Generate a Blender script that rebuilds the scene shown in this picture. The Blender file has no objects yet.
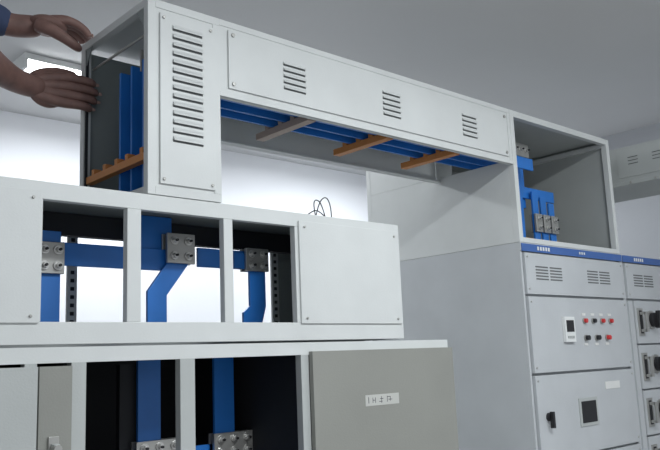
import bpy, bmesh, math
from mathutils import Vector, Matrix

scene = bpy.context.scene
try:
    scene.view_settings.view_transform = 'Standard'
except Exception:
    pass

# ------------------------------------------------------------ materials
def mat(name, col, rough=0.5, metal=0.0, var=0.04, scale=6.0, bump=0.0, bscale=200.0, emit=None, estr=0.0, coat=0.0):
    m = bpy.data.materials.new(name); m.use_nodes = True
    nt = m.node_tree; b = nt.nodes["Principled BSDF"]
    b.inputs["Roughness"].default_value = rough
    b.inputs["Metallic"].default_value = metal
    tc = nt.nodes.new("ShaderNodeTexCoord")
    n = nt.nodes.new("ShaderNodeTexNoise"); n.inputs["Scale"].default_value = scale; n.inputs["Detail"].default_value = 5
    nt.links.new(tc.outputs["Object"], n.inputs["Vector"])
    r = nt.nodes.new("ShaderNodeValToRGB")
    r.color_ramp.elements[0].position = 0.3; r.color_ramp.elements[1].position = 0.7
    r.color_ramp.elements[0].color = [max(0, c*(1-var)) for c in col] + [1]
    r.color_ramp.elements[1].color = [min(1, c*(1+var)) for c in col] + [1]
    nt.links.new(n.outputs["Fac"], r.inputs["Fac"])
    nt.links.new(r.outputs["Color"], b.inputs["Base Color"])
    if bump > 0:
        n2 = nt.nodes.new("ShaderNodeTexNoise"); n2.inputs["Scale"].default_value = bscale
        nt.links.new(tc.outputs["Object"], n2.inputs["Vector"])
        bp = nt.nodes.new("ShaderNodeBump"); bp.inputs["Strength"].default_value = bump; bp.inputs["Distance"].default_value = 0.002
        nt.links.new(n2.outputs["Fac"], bp.inputs["Height"]); nt.links.new(bp.outputs["Normal"], b.inputs["Normal"])
    if emit:
        b.inputs["Emission Color"].default_value = list(emit) + [1]; b.inputs["Emission Strength"].default_value = estr
    return m

M_WHITE = mat("powder_coat_light", (0.63, 0.655, 0.645), 0.42, bump=0.12)
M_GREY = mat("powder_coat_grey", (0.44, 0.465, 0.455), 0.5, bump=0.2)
M_GEAR = mat("powder_coat_gear", (0.50, 0.525, 0.54), 0.45, bump=0.15)
M_DOOR = mat("powder_coat_olive_grey", (0.27, 0.275, 0.25), 0.55, var=0.07, scale=3, bump=0.2)
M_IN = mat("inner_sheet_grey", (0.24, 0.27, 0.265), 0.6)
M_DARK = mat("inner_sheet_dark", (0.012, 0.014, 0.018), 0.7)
M_BLACK = mat("black_plastic", (0.012, 0.012, 0.014), 0.4)
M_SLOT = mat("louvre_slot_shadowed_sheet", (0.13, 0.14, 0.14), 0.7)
M_BLUE = mat("busbar_blue_sleeve", (0.018, 0.17, 0.56), 0.4, var=0.12)
M_STRIPE = mat("blue_header_stripe", (0.05, 0.13, 0.38), 0.4)
M_ORANGE = mat("insulator_orange", (0.55, 0.22, 0.06), 0.5)
M_BROWN = mat("insulator_brown", (0.45, 0.35, 0.30), 0.6)
M_METAL = mat("zinc_steel", (0.42, 0.42, 0.40), 0.35, metal=0.6)
M_BOLT = mat("bolt_steel", (0.6, 0.6, 0.58), 0.3, metal=0.8)
M_RED = mat("red_button", (0.6, 0.03, 0.03), 0.35)
M_GREEN = mat("green_button", (0.05, 0.3, 0.1), 0.35)
M_PAPER = mat("paper_label", (0.72, 0.73, 0.71), 0.8)
M_NOTE = mat("masking_tape_note", (0.50, 0.51, 0.48), 0.8)
M_INK = mat("marker_ink", (0.07, 0.07, 0.09), 0.7)
M_LCD = mat("meter_bezel", (0.75, 0.77, 0.76), 0.4)
M_SKIN = mat("skin_brown", (0.22, 0.125, 0.105), 0.55, var=0.18, scale=30, bump=0.3, bscale=90)
M_NAIL = mat("nail", (0.42, 0.27, 0.23), 0.4)
M_HAIR = mat("hair_black", (0.01, 0.009, 0.009), 0.6, bump=0.5)
M_SHIRT = mat("shirt_slate_blue", (0.055, 0.08, 0.16), 0.85, var=0.25, scale=14, bump=0.4)
M_TROUS = mat("trousers_navy", (0.02, 0.025, 0.045), 0.85, var=0.2, bump=0.3)
M_WALL = mat("wall_paint_white", (0.80, 0.815, 0.85), 0.8, var=0.02, scale=1.5, bump=0.2, bscale=60)
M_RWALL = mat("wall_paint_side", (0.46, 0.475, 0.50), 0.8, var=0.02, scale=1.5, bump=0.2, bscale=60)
M_CEIL = mat("ceiling_paint", (0.66, 0.665, 0.67), 0.85, var=0.03, scale=0.8, bump=0.2, bscale=60)
M_FLOOR = mat("floor_concrete", (0.36, 0.35, 0.34), 0.6, var=0.12, scale=3)
M_TUBE = mat("lamp_diffuser_glow", (1, 1, 1), 0.5, emit=(0.95, 0.98, 1.0), estr=7.0)

# ------------------------------------------------------------ mesh builder
class Builder:
    def __init__(s, name):
        s.name = name; s.v = []; s.f = []; s.m = []; s.mats = []
    def mi(s, m):
        if m not in s.mats: s.mats.append(m)
        return s.mats.index(m)
    def box(s, x0, x1, y0, y1, z0, z1, m):
        if x0 > x1: x0, x1 = x1, x0
        if y0 > y1: y0, y1 = y1, y0
        if z0 > z1: z0, z1 = z1, z0
        i = len(s.v)
        s.v += [(x0,y0,z0),(x1,y0,z0),(x1,y1,z0),(x0,y1,z0),(x0,y0,z1),(x1,y0,z1),(x1,y1,z1),(x0,y1,z1)]
        k = s.mi(m)
        for f in ((0,3,2,1),(4,5,6,7),(0,1,5,4),(1,2,6,5),(2,3,7,6),(3,0,4,7)):
            s.f.append([i+a for a in f]); s.m.append(k)
    def prism(s, axis, pts, a0, a1, m):
        n = len(pts); i = len(s.v)
        def mk(p, a):
            if axis == 'x': return (a, p[0], p[1])
            if axis == 'y': return (p[0], a, p[1])
            return (p[0], p[1], a)
        s.v += [mk(p, a0) for p in pts] + [mk(p, a1) for p in pts]
        k = s.mi(m)
        s.f.append([i+j for j in range(n)][::-1]); s.m.append(k)
        s.f.append([i+n+j for j in range(n)]); s.m.append(k)
        for j in range(n):
            s.f.append([i+j, i+(j+1)%n, i+n+(j+1)%n, i+n+j]); s.m.append(k)
    def cyl(s, c, axis, r, h, m, n=16, r2=None):
        r2 = r if r2 is None else r2
        i = len(s.v); k = s.mi(m)
        for a, rr in ((0, r), (h, r2)):
            for j in range(n):
                t = 2*math.pi*j/n; p, q = rr*math.cos(t), rr*math.sin(t)
                if axis == 'x': s.v.append((c[0]+a, c[1]+p, c[2]+q))
                elif axis == 'y': s.v.append((c[0]+p, c[1]+a, c[2]+q))
                else: s.v.append((c[0]+p, c[1]+q, c[2]+a))
        s.f.append([i+j for j in range(n)][::-1]); s.m.append(k)
        s.f.append([i+n+j for j in range(n)]); s.m.append(k)
        for j in range(n):
            s.f.append([i+j, i+(j+1)%n, i+n+(j+1)%n, i+n+j]); s.m.append(k)
    def finish(s, bevel=0.0015, parent=None):
        me = bpy.data.meshes.new(s.name); me.from_pydata(s.v, [], s.f)
        for m in s.mats: me.materials.append(m)
        for p, k in zip(me.polygons, s.m): p.material_index = k
        bm = bmesh.new(); bm.from_mesh(me); bmesh.ops.recalc_face_normals(bm, faces=bm.faces); bm.to_mesh(me); bm.free()
        o = bpy.data.objects.new(s.name, me); scene.collection.objects.link(o)
        if bevel:
            b = o.modifiers.new("bevel", 'BEVEL'); b.width = bevel; b.segments = 2; b.limit_method = 'ANGLE'; b.use_clamp_overlap = True
        if parent: o.parent = parent
        return o

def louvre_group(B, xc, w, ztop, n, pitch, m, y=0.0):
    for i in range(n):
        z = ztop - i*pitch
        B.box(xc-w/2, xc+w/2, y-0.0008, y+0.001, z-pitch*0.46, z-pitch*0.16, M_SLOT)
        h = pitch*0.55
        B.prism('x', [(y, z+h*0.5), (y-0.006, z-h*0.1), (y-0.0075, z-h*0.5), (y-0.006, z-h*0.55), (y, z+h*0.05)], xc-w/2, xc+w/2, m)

def bolt(B, x, y, z, r=0.005, m=None):
    B.cyl((x, y-0.004, z), 'y', r, 0.005, m or M_BOLT, n=6)

def clamp(B, x0, x1, z0, z1, y, nx=2, nz=2):
    """clamped busbar joint: pressure plates with hex bolts and washers facing the front"""
    B.box(x0, x1, y-0.012, y-0.002, z0, z1, M_METAL)
    B.box(x0, x1, y+0.014, y+0.022, z0, z1, M_METAL)
    for i in range(nx):
        for j in range(nz):
            x = x0+(x1-x0)*(i+0.5)/nx; z = z0+(z1-z0)*(j+0.5)/nz
            B.cyl((x, y-0.016, z), 'y', 0.0125, 0.004, M_BOLT)
            B.cyl((x, y-0.025, z), 'y', 0.008, 0.010, M_BOLT, n=6)
            B.cyl((x, y-0.032, z), 'y', 0.004, 0.008, M_BLACK, n=8)

# ------------------------------------------------------------ room shell
def room_box(name, *a):
    B = Builder(name); B.box(*a); return B.finish(bevel=0)
ZC = 3.25
room_box("floor", -5.0, 2.56, -4.5, 2.75, -0.1, 0.0, M_FLOOR)
room_box("ceiling", -5.0, 2.56, -4.5, 2.75, ZC, ZC+0.1, M_CEIL)
room_box("wall_back", -5.0, 2.46, 2.65, 2.75, 0.0, ZC, M_WALL)
room_box("wall_right", 2.46, 2.56, -4.5, 2.75, 0.0, ZC, M_RWALL)

# ------------------------------------------------------------ switchgear (right row)
def gear(x0, kind):
    W = 0.788; D = 0.83; x1 = x0+W
    B = Builder("switchgear_cabinet")
    B.box(x0, x1, 0.018, D, 0.1, 2.2, M_GEAR)
    B.box(x0+0.01, x1-0.01, 0.03, D-0.02, 0.0, 0.1, M_BLACK)
    B.box(x0, x1, 0.0, 0.018, 2.168, 2.2, M_GEAR)
    B.box(x0+0.004, x1-0.004, -0.004, 0.0, 2.166, 2.196, M_STRIPE)
    B.box(x0, x0+0.012, 0.004, 0.018, 0.1, 2.168, M_GEAR)
    B.box(x1-0.012, x1, 0.004, 0.018, 0.1, 2.168, M_GEAR)
    for i in range(5):
        B.box(x0+0.108+i*0.019, x0+0.120+i*0.019, -0.005, -0.004, 2.174, 2.189, M_PAPER)
    for i in range(3):
        B.box(x0+0.42+i*0.018, x0+0.430+i*0.018, -0.005, -0.004, 2.177, 2.187, M_PAPER)
    B.box(x0+0.015, x1-0.015, -0.006, 0.018, 2.0, 2.160, M_GEAR)
    for xc in (x0+0.175, x0+0.56):
        for sx in (-1, 1):
            for k in range(5):
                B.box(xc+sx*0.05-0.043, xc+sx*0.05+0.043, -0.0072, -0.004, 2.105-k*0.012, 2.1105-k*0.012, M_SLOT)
    for sx in (x0+0.03, x1-0.03):
        for z in (2.02, 2.145): bolt(B, sx, -0.006, z, 0.004)
    if kind == 'meter':
        zs = [(1.70, 1.99), (1.38, 1.69), (0.95, 1.37), (0.52, 0.94), (0.12, 0.51)]
        for n, (a, b) in enumerate(zs):
            B.box(x0+0.015, x1-0.015, -0.008, 0.018, a, b, M_GEAR)
            for sx in (x0+0.03, x1-0.03):
                bolt(B, sx, -0.008, a+0.02, 0.004); bolt(B, sx, -0.008, b-0.02, 0.004)
        z = 1.863
        B.box(x0+0.232, x0+0.305, -0.022, -0.008, z-0.05, z+0.05, M_LCD)
        B.box(x0+0.242, x0+0.295, -0.024, -0.022, z-0.01, z+0.036, M_BLACK)
        for k in range(4): B.box(x0+0.244+k*0.013, x0+0.252+k*0.013, -0.025, -0.022, z-0.036, z-0.026, M_GREY)
        for k, (dx, m) in enumerate(((0.40, M_RED), (0.47, M_BLACK), (0.54, M_RED), (0.61, M_RED))):
            B.cyl((x0+dx, -0.014, z+0.035), 'y', 0.012, 0.006, M_METAL)
            B.cyl((x0+dx, -0.024, z+0.035), 'y', 0.009, 0.012, m)
            B.box(x0+dx-0.014, x0+dx+0.014, -0.010, -0.008, z+0.056, z+0.066, M_PAPER)
        for k, (dx, m) in enumerate(((0.40, M_BLACK), (0.485, M_BLACK), (0.57, M_RED))):
            B.cyl((x0+dx, -0.014, z-0.035), 'y', 0.013, 0.006, M_METAL)
            B.cyl((x0+dx, -0.028, z-0.035), 'y', 0.010, 0.016, m)
            B.box(x0+dx-0.014, x0+dx+0.014, -0.010, -0.008, z-0.066, z-0.056, M_PAPER)
        for (a, b) in zs[1:4]:
            zc = (a+b)/2
            B.box(x0+0.30, x0+0.44, -0.012, -0.008, zc-0.055, zc+0.055, M_GREY)
            B.box(x0+0.315, x0+0.425, -0.014, -0.011, zc-0.042, zc+0.042, M_BLACK)
            B.cyl((x0+0.08, -0.02, zc), 'y', 0.016, 0.014, M_BLACK)
            B.box(x0+0.074, x0+0.086, -0.034, -0.018, zc-0.04, zc+0.02, M_BLACK)
            B.box(x0+0.52, x0+0.64, -0.010, -0.008, b-0.075, b-0.045, M_PAPER)
    else:
        B.box(x0+0.012, x0+0.05, -0.004, 0.018, 0.12, 1.99, M_GEAR)
        z1 = 1.99
        while z1 > 0.3:
            z0 = z1-0.192
            B.box(x0+0.055, x1-0.015, -0.010, 0.018, z0, z1, M_GEAR)
            zc = (z0+z1)/2
            B.box(x0+0.070, x0+0.120, -0.014, -0.010, zc-0.062, zc+0.062, M_METAL)
            B.box(x0+0.083, x0+0.107, -0.0155, -0.012, zc-0.052, zc+0.052, M_BLACK)
            B.box(x0+0.085, x0+0.105, -0.045, -0.035, zc-0.045, zc+0.045, M_METAL)
            B.box(x0+0.085, x0+0.105, -0.04, -0.012, zc+0.033, zc+0.045, M_METAL)
            B.box(x0+0.085, x0+0.105, -0.04, -0.012, zc-0.045, zc-0.033, M_METAL)
            B.cyl((x0+0.195, -0.018, zc+0.01), 'y', 0.042, 0.008, M_METAL, n=24)
            B.cyl((x0+0.195, -0.034, zc+0.01), 'y', 0.032, 0.018, M_BLACK, n=24)
            B.prism('y', [(x0+0.186, zc-0.025), (x0+0.202, zc-0.03), (x0+0.220, zc+0.045), (x0+0.206, zc+0.052)], -0.052, -0.032, M_BLACK)
            for k, m in enumerate((M_RED, M_GREEN, M_RED)):
                B.cyl((x0+0.32+k*0.05, -0.02, zc+0.04), 'y', 0.009, 0.012, m)
            B.box(x0+0.30, x0+0.44, -0.012, -0.010, zc-0.05, zc-0.01, M_PAPER)
            B.box(x0+0.52, x0+0.62, -0.018, -0.010, zc-0.045, zc+0.045, M_BLACK)
            B.box(x0+0.70, x0+0.72, -0.035, -0.010, zc-0.05, zc+0.05, M_METAL)
            z1 = z0-0.008
    return B.finish()
gear(0.0, 'meter'); gear(0.79, 'drawer'); gear(1.58, 'drawer')

# ------------------------------------------------------------ end box on the right switchgear
B = Builder("busbar_end_box")
X0, X1, Y1, Z0, Z1 = 0.0, 0.78, 0.82, 2.201, 2.735
p = 0.026
for (a, b) in ((X0, X0+p), (X1-p, X1)):
    B.box(a, b, 0, p, Z0, Z1, M_WHITE); B.box(a, b, Y1-p, Y1, Z0, Z1, M_WHITE)
B.box(X0+p, X1-p, 0, p, Z1-p, Z1, M_WHITE); B.box(X0+p, X1-p, 0, p, Z0, Z0+0.02, M_WHITE)
B.box(X0+p, X1-p, Y1-p, Y1, Z1-p, Z1, M_WHITE)
B.box(X1-p, X1, p, Y1-p, Z1-p-0.01, Z1-p+0.01, M_WHITE)
t = 0.004
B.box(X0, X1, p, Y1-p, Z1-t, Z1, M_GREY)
B.box(X0+p, X1-p, Y1-t, Y1, Z0, Z1-p, M_WHITE)
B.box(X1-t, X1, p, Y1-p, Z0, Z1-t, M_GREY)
B.box(X0, X0+t, p, Y1-p, Z0, 2.53, M_WHITE)
B.box(X0, X0+t, p, 0.05, 2.53, Z1-t, M_WHITE)
B.box(X0, X0+t, 0.31, Y1-p, 2.53, Z1-t, M_WHITE)
B.box(X0, X0+t, 0.05, 0.31, 2.66, Z1-t, M_WHITE)
B.box(X0+p, X1-p, 0.05, Y1-p, Z0, Z0+t, M_IN)
B.box(X0+p, X1-p, 0.45, 0.47, Z1-0.05, Z1-0.02, M_WHITE)
for y in (0.085, 0.15, 0.215):
    B.box(-0.001, 0.27, y, y+0.01, 2.537, 2.587, M_BLUE)
B.box(0.235, 0.295, 0.165, 0.175, 2.206, 2.67, M_BLUE)
B.box(0.30, 0.345, 0.185, 0.195, 2.40, 2.67, M_BLUE)
clamp(B, 0.225, 0.35, 2.62, 2.68, 0.165, 3, 1)
for k in range(3):
    xx = 0.345+k*0.062
    B.box(xx, xx+0.042, 0.15, 0.16, 2.206, 2.47-0.02*k, M_BLUE)
    clamp(B, xx-0.004, xx+0.046, 2.29, 2.37, 0.15, 1, 2)
B.box(0.29, 0.55, 0.17, 0.18, 2.44, 2.49, M_BLUE)
B.box(0.29, 0.56, 0.165, 0.195, 2.245, 2.265, M_ORANGE)
B.finish()

# ------------------------------------------------------------ bridge duct
B = Builder("busbar_bridge_duct")
RX0, RX1, D, RZ0, RZ1 = -1.6, -1.378, 0.40, 2.208, 2.735
BX1 = -0.002
q = 0.022
for y0 in (0.0, D-q):
    B.box(RX0, RX0+q, y0, y0+q, RZ0, RZ1, M_WHITE)
    B.box(RX0+q, RX1, y0, y0+q, RZ0, RZ0+q, M_WHITE)
B.box(RX0, RX0+q, q, D-q, RZ1-q, RZ1, M_WHITE)
B.box(RX0, RX0+q, q, D-q, RZ0, RZ0+q, M_WHITE)
B.box(RX0+q, RX1, 0.002, 0.006, RZ0+q, RZ1-q, M_WHITE)
B.box(RX0+q, RX1, 0.0, 0.02, RZ1-q, RZ1, M_WHITE)
B.box(RX1-q, RX1, 0.0, q, RZ0+q, RZ1-q, M_WHITE)
B.box(RX1-q, RX1, D-q, D, RZ0+q, RZ1-q, M_WHITE)
B.box(RX0+q, RX1, D-0.006, D-0.002, RZ0+q, RZ1-q, M_IN)
B.box(RX0+q, BX1, 0.02, D-0.002, RZ1-0.004, RZ1, M_WHITE)
B.box(RX1-0.005, RX1-0.001, q, D-q, RZ0, 2.51, M_IN)
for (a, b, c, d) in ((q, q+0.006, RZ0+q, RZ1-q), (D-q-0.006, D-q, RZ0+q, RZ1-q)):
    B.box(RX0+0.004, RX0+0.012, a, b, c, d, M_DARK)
B.prism('x', [(D-q-0.006, RZ1-q), (D-q-0.006, RZ1-q-0.05), (D-q-0.045, RZ1-q)], RX0+0.003, RX0+0.006, M_IN)
B.prism('x', [(q+0.006, RZ1-q), (q+0.045, RZ1-q), (q+0.006, RZ1-q-0.05)], RX0+0.003, RX0+0.006, M_IN)
B.box(-1.566, -1.400, -0.004, 0.002, 2.238, 2.70, M_WHITE)
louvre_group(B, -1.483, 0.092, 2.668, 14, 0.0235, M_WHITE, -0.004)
for x in (-1.556, -1.410):
    for z in (2.25, 2.688): bolt(B, x, -0.004, z, 0.0045, M_METAL)
BZ0 = 2.51
B.box(RX1, BX1, 0.002, 0.006, BZ0, RZ1, M_WHITE)
B.box(RX1, BX1, 0.0, 0.02, RZ1-0.018, RZ1, M_WHITE)
B.box(RX1, BX1, 0.0, 0.022, BZ0, BZ0+0.014, M_WHITE)
B.box(-0.02, BX1, 0.0, 0.02, BZ0+0.014, RZ1-0.018, M_WHITE)
B.box(RX1, BX1, D-0.006, D-0.002, BZ0, RZ1-0.004, M_WHITE)
B.box(RX1, BX1, D-0.03, D, BZ0, BZ0+0.006, M_WHITE)
B.box(-1.350, -0.030, -0.004, 0.002, 2.536, 2.708, M_WHITE)
for xc in (-1.112, -0.69, -0.27):
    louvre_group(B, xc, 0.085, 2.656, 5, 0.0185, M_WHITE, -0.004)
for x in (-1.335, -0.045):
    for z in (2.550, 2.695): bolt(B, x, -0.004, z, 0.0065, M_METAL)
for y in (0.085, 0.15, 0.215):
    B.box(-1.494, BX1, y, y+0.01, 2.537, 2.587, M_BLUE)
for x, m in ((-1.01, M_BROWN), (-0.66, M_ORANGE), (-0.30, M_ORANGE)):
    B.box(x-0.016, x+0.016, 0.04, 0.31, 2.514, 2.536, m)
    for y in (0.07, 0.118, 0.18, 0.25):
        B.box(x-0.016, x+0.016, y-0.01, y+0.01, 2.536, 2.60, m)
    B.box(x-0.012, x+0.012, 0.006, D-0.006, 2.60, 2.615, M_METAL)
for y in (0.085, 0.15, 0.215):
    B.box(-1.565, -1.495, y, y+0.01, 2.212, 2.60, M_BLUE)
B.box(-1.592, -1.570, 0.022, D-0.022, 2.305, 2.325, M_ORANGE)
for y in (0.05, 0.13, 0.19, 0.26, 0.33):
    B.box(-1.592, -1.570, y-0.008, y+0.008, 2.325, 2.340, M_ORANGE)
clamp(B, -1.565, -1.50, 2.57, 2.63, 0.085, 2, 1)
B.cyl((-1.575, 0.03, 2.655), 'y', 0.004, 0.34, M_METAL, n=8)
B.finish()

# ------------------------------------------------------------ busbar chamber (top of left row)
B = Builder("busbar_chamber")
CX0, CX1, CD, CZ0, CZ1 = -2.8, -0.688, 0.50, 1.838, 2.206
def rail(x0, x1, y0, y1, z0, z1, m=M_WHITE): B.box(x0, x1, y0, y1, z0, z1, m)
rail(CX0, CX1, 0.0, 0.022, 2.165, CZ1)
rail(CX0, CX1, 0.0, 0.022, CZ0, 1.888)
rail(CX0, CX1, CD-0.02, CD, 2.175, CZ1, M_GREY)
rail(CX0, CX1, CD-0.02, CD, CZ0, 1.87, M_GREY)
for x in (CX0, CX1-0.022):
    B.box(x, x+0.022, 0, 0.022, 1.888, 2.165, M_WHITE)
    B.box(x, x+0.022, CD-0.02, CD, 1.87, 2.175, M_WHITE)
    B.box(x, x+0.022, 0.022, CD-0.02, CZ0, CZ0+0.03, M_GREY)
B.box(CX0, CX1, 0.022, CD-0.02, CZ1-0.004, CZ1, M_IN)
B.box(CX1-0.004, CX1, 0.022, CD-0.02, 1.87, CZ1-0.004, M_WHITE)
B.box(-0.82, CX1-0.004, CD-0.006, CD-0.002, 1.87, 2.175, M_IN)
B.box(CX0, -1.9, CD-0.006, CD-0.002, 1.87, 2.175, M_IN)
for a, b in ((-1.655, -1.618), (-1.374, -1.345), (-1.885, -1.863), (-1.128, -1.10)):
    B.box(a, b, 0.0, 0.022, 1.888, 2.165, M_WHITE)
for a, b in ((-1.116, -0.698), (-2.33, -1.868), (-2.79, -2.34)):
    B.box(a, b, -0.006, 0.0, 1.885, 2.182, M_WHITE)
    for x in (a+0.02, b-0.02):
        for z in (1.90, 2.165): bolt(B, x, -0.006, z, 0.004, M_METAL)
for xp in (-1.60, -0.85):
    B.box(xp, xp+0.03, CD-0.03, CD-0.02, 1.87, 2.175, M_WHITE)
    for k in range(12):
        B.box(xp+0.009, xp+0.021, CD-0.0315, CD-0.029, 1.888+k*0.024, 1.899+k*0.024, M_DARK)
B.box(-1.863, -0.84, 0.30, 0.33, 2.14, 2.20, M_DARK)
Y = 0.20
B.box(-1.79, -1.735, Y, Y+0.01, 1.845, 2.13, M_BLUE)
clamp(B, -1.80, -1.73, 2.02, 2.10, Y, 2, 2)
B.box(-1.78, -1.40, Y+0.012, Y+0.022, 2.045, 2.105, M_BLUE)
B.box(-1.50, -1.40, Y+0.024, Y+0.034, 2.05, 2.20, M_BLUE)
B.prism('y', [(-1.43, 2.10), (-1.36, 2.10), (-1.36, 2.065), (-1.43, 1.975), (-1.43, 1.845), (-1.49, 1.845), (-1.49, 1.985), (-1.43, 2.065)], Y, Y+0.01, M_BLUE)
clamp(B, -1.435, -1.345, 2.065, 2.15, Y, 2, 2)
B.box(-1.32, -1.09, Y+0.012, Y+0.022, 2.062, 2.118, M_BLUE)
B.prism('y', [(-1.145, 2.12), (-1.085, 2.12), (-1.085, 1.95), (-1.10, 1.90), (-1.17, 1.885), (-1.17, 1.93), (-1.145, 1.95)], Y, Y+0.01, M_BLUE)
B.box(-1.20, -1.15, Y, Y+0.01, 2.062, 2.11, M_BLUE)
clamp(B, -1.165, -1.08, 2.055, 2.125, Y, 2, 2)
B.finish()

# ------------------------------------------------------------ lower left cabinets
B = Builder("distribution_cabinet")
LX0, LX1, LD, LZ1 = -2.8, -0.475, 0.60, 1.832
B.box(LX0, LX1, 0.0, 0.024, 1.797, LZ1, M_WHITE)
B.box(LX0, LX1, 0.0, 0.024, 0.08, 0.14, M_GREY)
B.box(LX0, LX1, 0.03, LD-0.03, 0.0, 0.08, M_BLACK)
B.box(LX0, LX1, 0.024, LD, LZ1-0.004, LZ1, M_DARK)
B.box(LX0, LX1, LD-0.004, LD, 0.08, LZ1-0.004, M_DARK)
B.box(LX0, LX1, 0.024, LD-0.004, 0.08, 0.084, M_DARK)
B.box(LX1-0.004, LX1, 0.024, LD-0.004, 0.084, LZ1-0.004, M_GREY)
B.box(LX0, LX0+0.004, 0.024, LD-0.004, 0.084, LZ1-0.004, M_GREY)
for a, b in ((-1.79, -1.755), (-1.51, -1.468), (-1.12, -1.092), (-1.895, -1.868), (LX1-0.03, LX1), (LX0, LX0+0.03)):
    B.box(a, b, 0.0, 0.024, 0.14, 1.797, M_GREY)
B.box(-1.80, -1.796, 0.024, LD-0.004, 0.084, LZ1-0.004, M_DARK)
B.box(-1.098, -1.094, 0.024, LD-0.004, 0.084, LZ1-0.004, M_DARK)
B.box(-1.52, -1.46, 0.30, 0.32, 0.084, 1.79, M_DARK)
B.box(-1.09, LX1+0.004, -0.016, 0.0, 0.15, 1.806, M_DOOR)
B.box(-1.866, -1.792, -0.010, 0.0, 0.15, 1.79, M_DOOR)
B.box(-2.40, -1.872, -0.016, 0.0, 0.15, 1.79, M_GREY)
B.box(-2.79, -2.41, -0.016, 0.0, 0.15, 1.79, M_GREY)
B.box(-1.845, -1.822, -0.016, -0.010, 1.50, 1.64, M_METAL)
B.box(-1.840, -1.827, -0.034, -0.016, 1.51, 1.625, M_GREY)
B.cyl((-1.8335, -0.04, 1.615), 'y', 0.009, 0.02, M_METAL)
B.box(-0.89, -0.745, -0.0168, -0.016, 1.640, 1.672, M_NOTE)
for x0, z0, x1, z1 in ((0.012,0.008,0.0145,0.026),(0.03,0.008,0.032,0.024),(0.03,0.015,0.043,0.017),(0.041,0.008,0.043,0.024),
                       (0.058,0.010,0.072,0.012),(0.062,0.018,0.076,0.020),(0.067,0.006,0.069,0.026),(0.092,0.008,0.094,0.026),
                       (0.092,0.022,0.108,0.024),(0.105,0.010,0.107,0.024),(0.098,0.014,0.114,0.016)):
    B.box(-0.89+x0, -0.89+x1, -0.0172, -0.0168, 1.640+z0, 1.640+z1, M_INK)
Y = 0.28
for a, b in ((-1.475, -1.405), (-1.225, -1.155)):
    B.box(a, b, Y, Y+0.01, 0.9, 1.826, M_BLUE)
    clamp(B, a-0.01, b+0.06, 1.51, 1.58, Y, 3, 2)
B.box(-1.75, -1.10, Y+0.014, Y+0.024, 1.49, 1.55, M_BLUE)
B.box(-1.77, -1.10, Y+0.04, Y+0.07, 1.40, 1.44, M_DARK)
B.finish()

# ------------------------------------------------------------ second bridge duct over the right row
B = Builder("busbar_cross_duct")
x0, x1 = 0.966, 1.34
B.box(x0, x1, -1.9, 0.82, 2.565, 2.735, M_GREY)
B.box(x0-0.006, x1+0.006, -1.9, 0.82, 2.548, 2.565, M_GREY)
B.box(x0-0.004, x0, -1.85, 0.06, 2.585, 2.72, M_GREY)
B.box(x0, x1, 0.55, 0.82, 2.201, 2.548, M_GREY)
for y in (-0.02, -0.14, -0.5, -0.9, -1.3):
    for k in range(3):
        B.box(x0-0.0055, x0-0.004, y-0.025, y+0.025, 2.645+k*0.016, 2.649+k*0.016, M_SLOT)
for y in (0.0, -0.12):
    B.cyl((x0-0.012, y, 2.556), 'x', 0.006, 0.008, M_METAL, n=8)
B.finish()

# ------------------------------------------------------------ loose wires on the chamber top
def curve(name, paths, r, m):
    cu = bpy.data.curves.new(name, 'CURVE'); cu.dimensions = '3D'; cu.bevel_depth = r; cu.bevel_resolution = 3
    for pts in paths:
        s = cu.splines.new('NURBS'); s.points.add(len(pts)-1)
        for q_, p_ in zip(s.points, pts): q_.co = (*p_, 1)
        s.use_endpoint_u = True; s.order_u = 3
    cu.materials.append(m)
    o = bpy.data.objects.new(name, cu); scene.collection.objects.link(o); return o
curve("loose_wire", [
    [(-1.00,0.05,2.209),(-1.01,0.05,2.25),(-0.99,0.06,2.272),(-0.965,0.06,2.26),(-0.96,0.05,2.209)],
    [(-0.985,0.07,2.209),(-0.98,0.06,2.26),(-0.955,0.05,2.285),(-0.935,0.05,2.25),(-0.945,0.04,2.209)],
    [(-1.03,0.08,2.209),(-1.0,0.08,2.23),(-0.97,0.07,2.245),(-0.93,0.07,2.209)]], 0.0018, M_BLACK)

# ------------------------------------------------------------ fluorescent lamps (twin tube, opal diffuser), some added out of view
def lamp(x, y, length=1.2, power=22):
    B = Builder("fluorescent_lamp")
    B.box(x, x+length, y-0.11, y+0.11, ZC-0.03, ZC-0.001, M_LCD)
    for xe in (x, x+length-0.015):
        B.box(xe, xe+0.015, y-0.11, y+0.11, ZC-0.075, ZC-0.03, M_LCD)
    B.prism('x', [(y-0.10, ZC-0.03), (y-0.09, ZC-0.065), (y-0.04, ZC-0.074), (y+0.04, ZC-0.074), (y+0.09, ZC-0.065), (y+0.10, ZC-0.03)], x+0.015, x+length-0.015, M_TUBE)
    o = B.finish()
    l = bpy.data.lights.new("tube_light", 'AREA'); l.shape = 'RECTANGLE'; l.size = length; l.size_y = 0.18; l.energy = power; l.color = (0.93, 0.97, 1.0)
    lo = bpy.data.objects.new("tube_light", l); scene.collection.objects.link(lo)
    lo.location = (x+length/2, y, ZC-0.08); lo.parent = o
lamp(-1.27, 1.86, power=26)
lamp(0.6, 1.86, power=24)  # out of view, added to light the back wall
lamp(-1.6, -1.7, power=50)  # unseen, added in front to brighten the cabinet fronts
lamp(0.4, -2.0, power=26)  # another unseen lamp, added as fill light from the front

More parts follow.
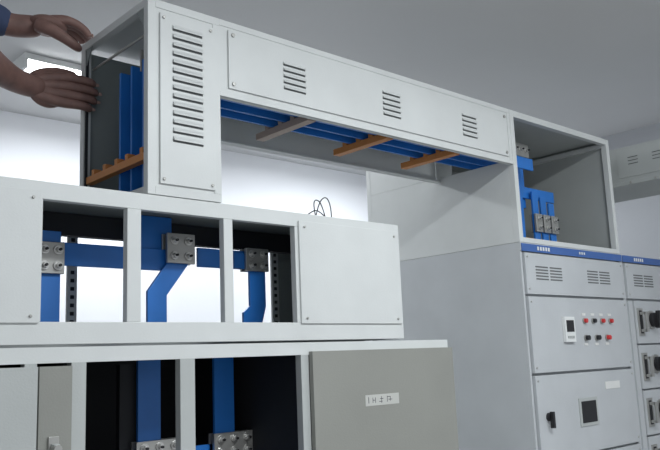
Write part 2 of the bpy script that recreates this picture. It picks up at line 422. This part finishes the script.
# ------------------------------------------------------------ electrician
def skin(name, verts, edges, radii, m, parent, sub=2, root=0, k=1.0):
    me = bpy.data.meshes.new(name); me.from_pydata(verts, edges, [])
    o = bpy.data.objects.new(name, me); scene.collection.objects.link(o)
    sk = o.modifiers.new("skin", 'SKIN'); sk.use_smooth_shade = True
    for i, r in enumerate(radii):
        d = me.skin_vertices[0].data[i]
        d.radius = (r*k, r*k); d.use_root = (i == root)
    ss = o.modifiers.new("sub", 'SUBSURF'); ss.levels = sub; ss.render_levels = sub
    me.materials.append(m); o.parent = parent
    return o
def chain(name, pts, radii, m, parent, k=1.0): return skin(name, pts, [(i, i+1) for i in range(len(pts)-1)], radii, m, parent, k=k)
def ellipsoid(name, c, s, m, parent, rot=(0,0,0)):
    me = bpy.data.meshes.new(name); bm = bmesh.new(); bmesh.ops.create_uvsphere(bm, u_segments=24, v_segments=16, radius=1)
    for f in bm.faces: f.smooth = True
    bm.to_mesh(me); bm.free(); me.materials.append(m)
    o = bpy.data.objects.new(name, me); scene.collection.objects.link(o); o.location = c; o.scale = s; o.rotation_euler = rot; o.parent = parent
    return o

P = bpy.data.objects.new("electrician", None); scene.collection.objects.link(P)
V = [(-2.40,0.28,2.42),(-2.37,0.28,2.55),(-2.32,0.28,2.70),(-2.27,0.28,2.84),(-2.23,0.28,2.92),
     (-2.25,0.12,2.85),(-2.11,0.12,2.70),(-2.00,0.20,2.63),
     (-2.25,0.44,2.87),(-2.08,0.47,2.82),(-1.95,0.465,2.79),(-1.85,0.45,2.772),(-1.785,0.44,2.762)]
E = [(0,1),(1,2),(2,3),(3,4),(3,5),(5,6),(6,7),(3,8),(8,9),(9,10),(10,11),(11,12)]
R = [0.14,0.125,0.135,0.12,0.06,0.068,0.058,0.055,0.068,0.064,0.058,0.052,0.045]
skin("shirt", V, E, R, M_SHIRT, P)
V = [(-2.40,0.28,2.40),(-2.30,0.17,2.33),(-2.08,0.14,2.275),(-2.25,0.15,2.265),(-2.50,0.16,2.26),
     (-2.30,0.39,2.33),(-2.08,0.40,2.275),(-2.25,0.40,2.265),(-2.50,0.40,2.26)]
skin("trousers", [V[0],V[1],V[2],V[5],V[6]], [(0,1),(1,2),(0,3),(3,4)], [0.13,0.085,0.06,0.085,0.06], M_TROUS, P)
chain("shin_1", [V[2],V[3],V[4]], [0.055,0.05,0.04], M_TROUS, P); chain("shin_2", [V[6],V[7],V[8]], [0.055,0.05,0.04], M_TROUS, P)
chain("shoe_1", [(-2.48,0.16,2.26),(-2.58,0.16,2.25),(-2.68,0.16,2.245)], [0.042,0.042,0.033], M_BLACK, P)
chain("shoe_2", [(-2.48,0.40,2.26),(-2.58,0.40,2.25),(-2.68,0.40,2.245)], [0.042,0.042,0.033], M_BLACK, P)
chain("neck", [(-2.24,0.28,2.90),(-2.20,0.28,2.98)], [0.055,0.052], M_SKIN, P)
ellipsoid("head", (-2.18,0.28,3.06), (0.095,0.078,0.115), M_SKIN, P, (0,0.2,0))
ellipsoid("jaw", (-2.145,0.28,3.005), (0.06,0.055,0.06), M_SKIN, P)
ellipsoid("hair", (-2.20,0.28,3.085), (0.097,0.085,0.105), M_HAIR, P)
chain("nose", [(-2.09,0.28,3.07),(-2.07,0.28,3.045),(-2.085,0.28,3.035)], [0.008,0.012,0.008], M_SKIN, P)
for sy in (-1, 1):
    ellipsoid("eye", (-2.095,0.28+sy*0.032,3.065), (0.010,0.013,0.008), M_PAPER, P)
    ellipsoid("pupil", (-2.087,0.28+sy*0.032,3.065), (0.004,0.005,0.005), M_BLACK, P)
    ellipsoid("ear", (-2.18,0.28+sy*0.08,3.055), (0.018,0.010,0.03), M_SKIN, P)
ellipsoid("mouth", (-2.092,0.28,3.005), (0.008,0.024,0.005), M_NAIL, P)

# upper hand: laid over the top rail of the duct
chain("forearm_upper", [(-1.90,0.455,2.78),(-1.84,0.448,2.768),(-1.785,0.438,2.760),(-1.745,0.428,2.768),(-1.705,0.42,2.772)], [0.038,0.038,0.035,0.036,0.030], M_SKIN, P)
ellipsoid("palm_upper", (-1.700,0.412,2.775), (0.058,0.052,0.025), M_SKIN, P, (0,0.05,0.1))
fy = [0.450,0.424,0.398,0.373]; ln = [0.85,1.0,1.05,0.92]
for i, y in enumerate(fy):
    L = ln[i]; dz = -0.003*abs(i-1.5)
    pts = [(-1.745,0.425+(y-0.41)*0.5,2.770),(-1.70,y*0.7+0.3*0.415,2.786+dz),(-1.662,y,2.794+dz),(-1.662+0.040*L,y-0.003,2.788+dz),(-1.662+0.064*L,y-0.006,2.770),(-1.662+0.078*L,y-0.008,2.750)]
    chain("finger_upper_%d" % (i+1), pts, [0.015,0.016,0.0145,0.0125,0.0115,0.0095], M_SKIN, P, 1.12)
    e = pts[-1]; ellipsoid("nail_upper_%d" % (i+1), (e[0]+0.008,e[1],e[2]+0.008), (0.003,0.005,0.007), M_NAIL, P)
chain("thumb_upper", [(-1.745,0.395,2.762),(-1.71,0.365,2.746),(-1.672,0.350,2.722),(-1.640,0.350,2.706),(-1.618,0.358,2.700)], [0.022,0.020,0.016,0.014,0.010], M_SKIN, P, 1.05)

# lower hand: fingers closed round the rear-left post
chain("forearm_lower", [(-2.07,0.15,2.67),(-1.99,0.22,2.61),(-1.89,0.32,2.585),(-1.80,0.385,2.578),(-1.745,0.400,2.577),(-1.705,0.402,2.576)], [0.050,0.052,0.046,0.036,0.036,0.030], M_SKIN, P)
ellipsoid("palm_lower", (-1.698,0.402,2.575), (0.058,0.025,0.052), M_SKIN, P)
fz = [2.615,2.589,2.563,2.538]; ln = [0.95,1.05,1.0,0.82]
for i, z in enumerate(fz):
    L = ln[i]
    pts = [(-1.745,0.400,2.577+(z-2.576)*0.5),(-1.70,0.390,2.576+(z-2.576)*0.8),(-1.655,0.376,z),(-1.655+0.042*L,0.360,z-0.004),(-1.655+0.072*L,0.354,z-0.008),(-1.655+0.088*L,0.368,z-0.010)]
    chain("finger_lower_%d" % (i+1), pts, [0.015,0.016,0.0145,0.0125,0.0115,0.0095], M_SKIN, P, 1.12)
    e = pts[-1]; ellipsoid("nail_lower_%d" % (i+1), (e[0]+0.003,e[1]-0.010,e[2]), (0.007,0.003,0.005), M_NAIL, P)
chain("thumb_lower", [(-1.745,0.403,2.598),(-1.705,0.413,2.626),(-1.665,0.420,2.642),(-1.628,0.418,2.643),(-1.605,0.412,2.640)], [0.022,0.020,0.016,0.014,0.010], M_SKIN, P, 1.05)

# ------------------------------------------------------------ world + camera
w = bpy.data.worlds.new("room_ambient"); scene.world = w; w.use_nodes = True
bg = w.node_tree.nodes["Background"]; bg.inputs[0].default_value = (0.90, 0.94, 1.0, 1); bg.inputs[1].default_value = 0.62

cam = bpy.data.cameras.new("camera"); co = bpy.data.objects.new("camera", cam); scene.collection.objects.link(co)
cam.sensor_width = 36; cam.lens = 776/660*36
r = Vector((.7436, -.6675, -.0398)).normalized()
bk = -Vector((.6632, .7285, .1716)).normalized()
up = bk.cross(r).normalized(); r = up.cross(bk).normalized()
m = Matrix((r, up, bk)).transposed().to_4x4(); m.translation = Vector((-2.541, -1.705, 1.779))
co.matrix_world = m
scene.camera = co
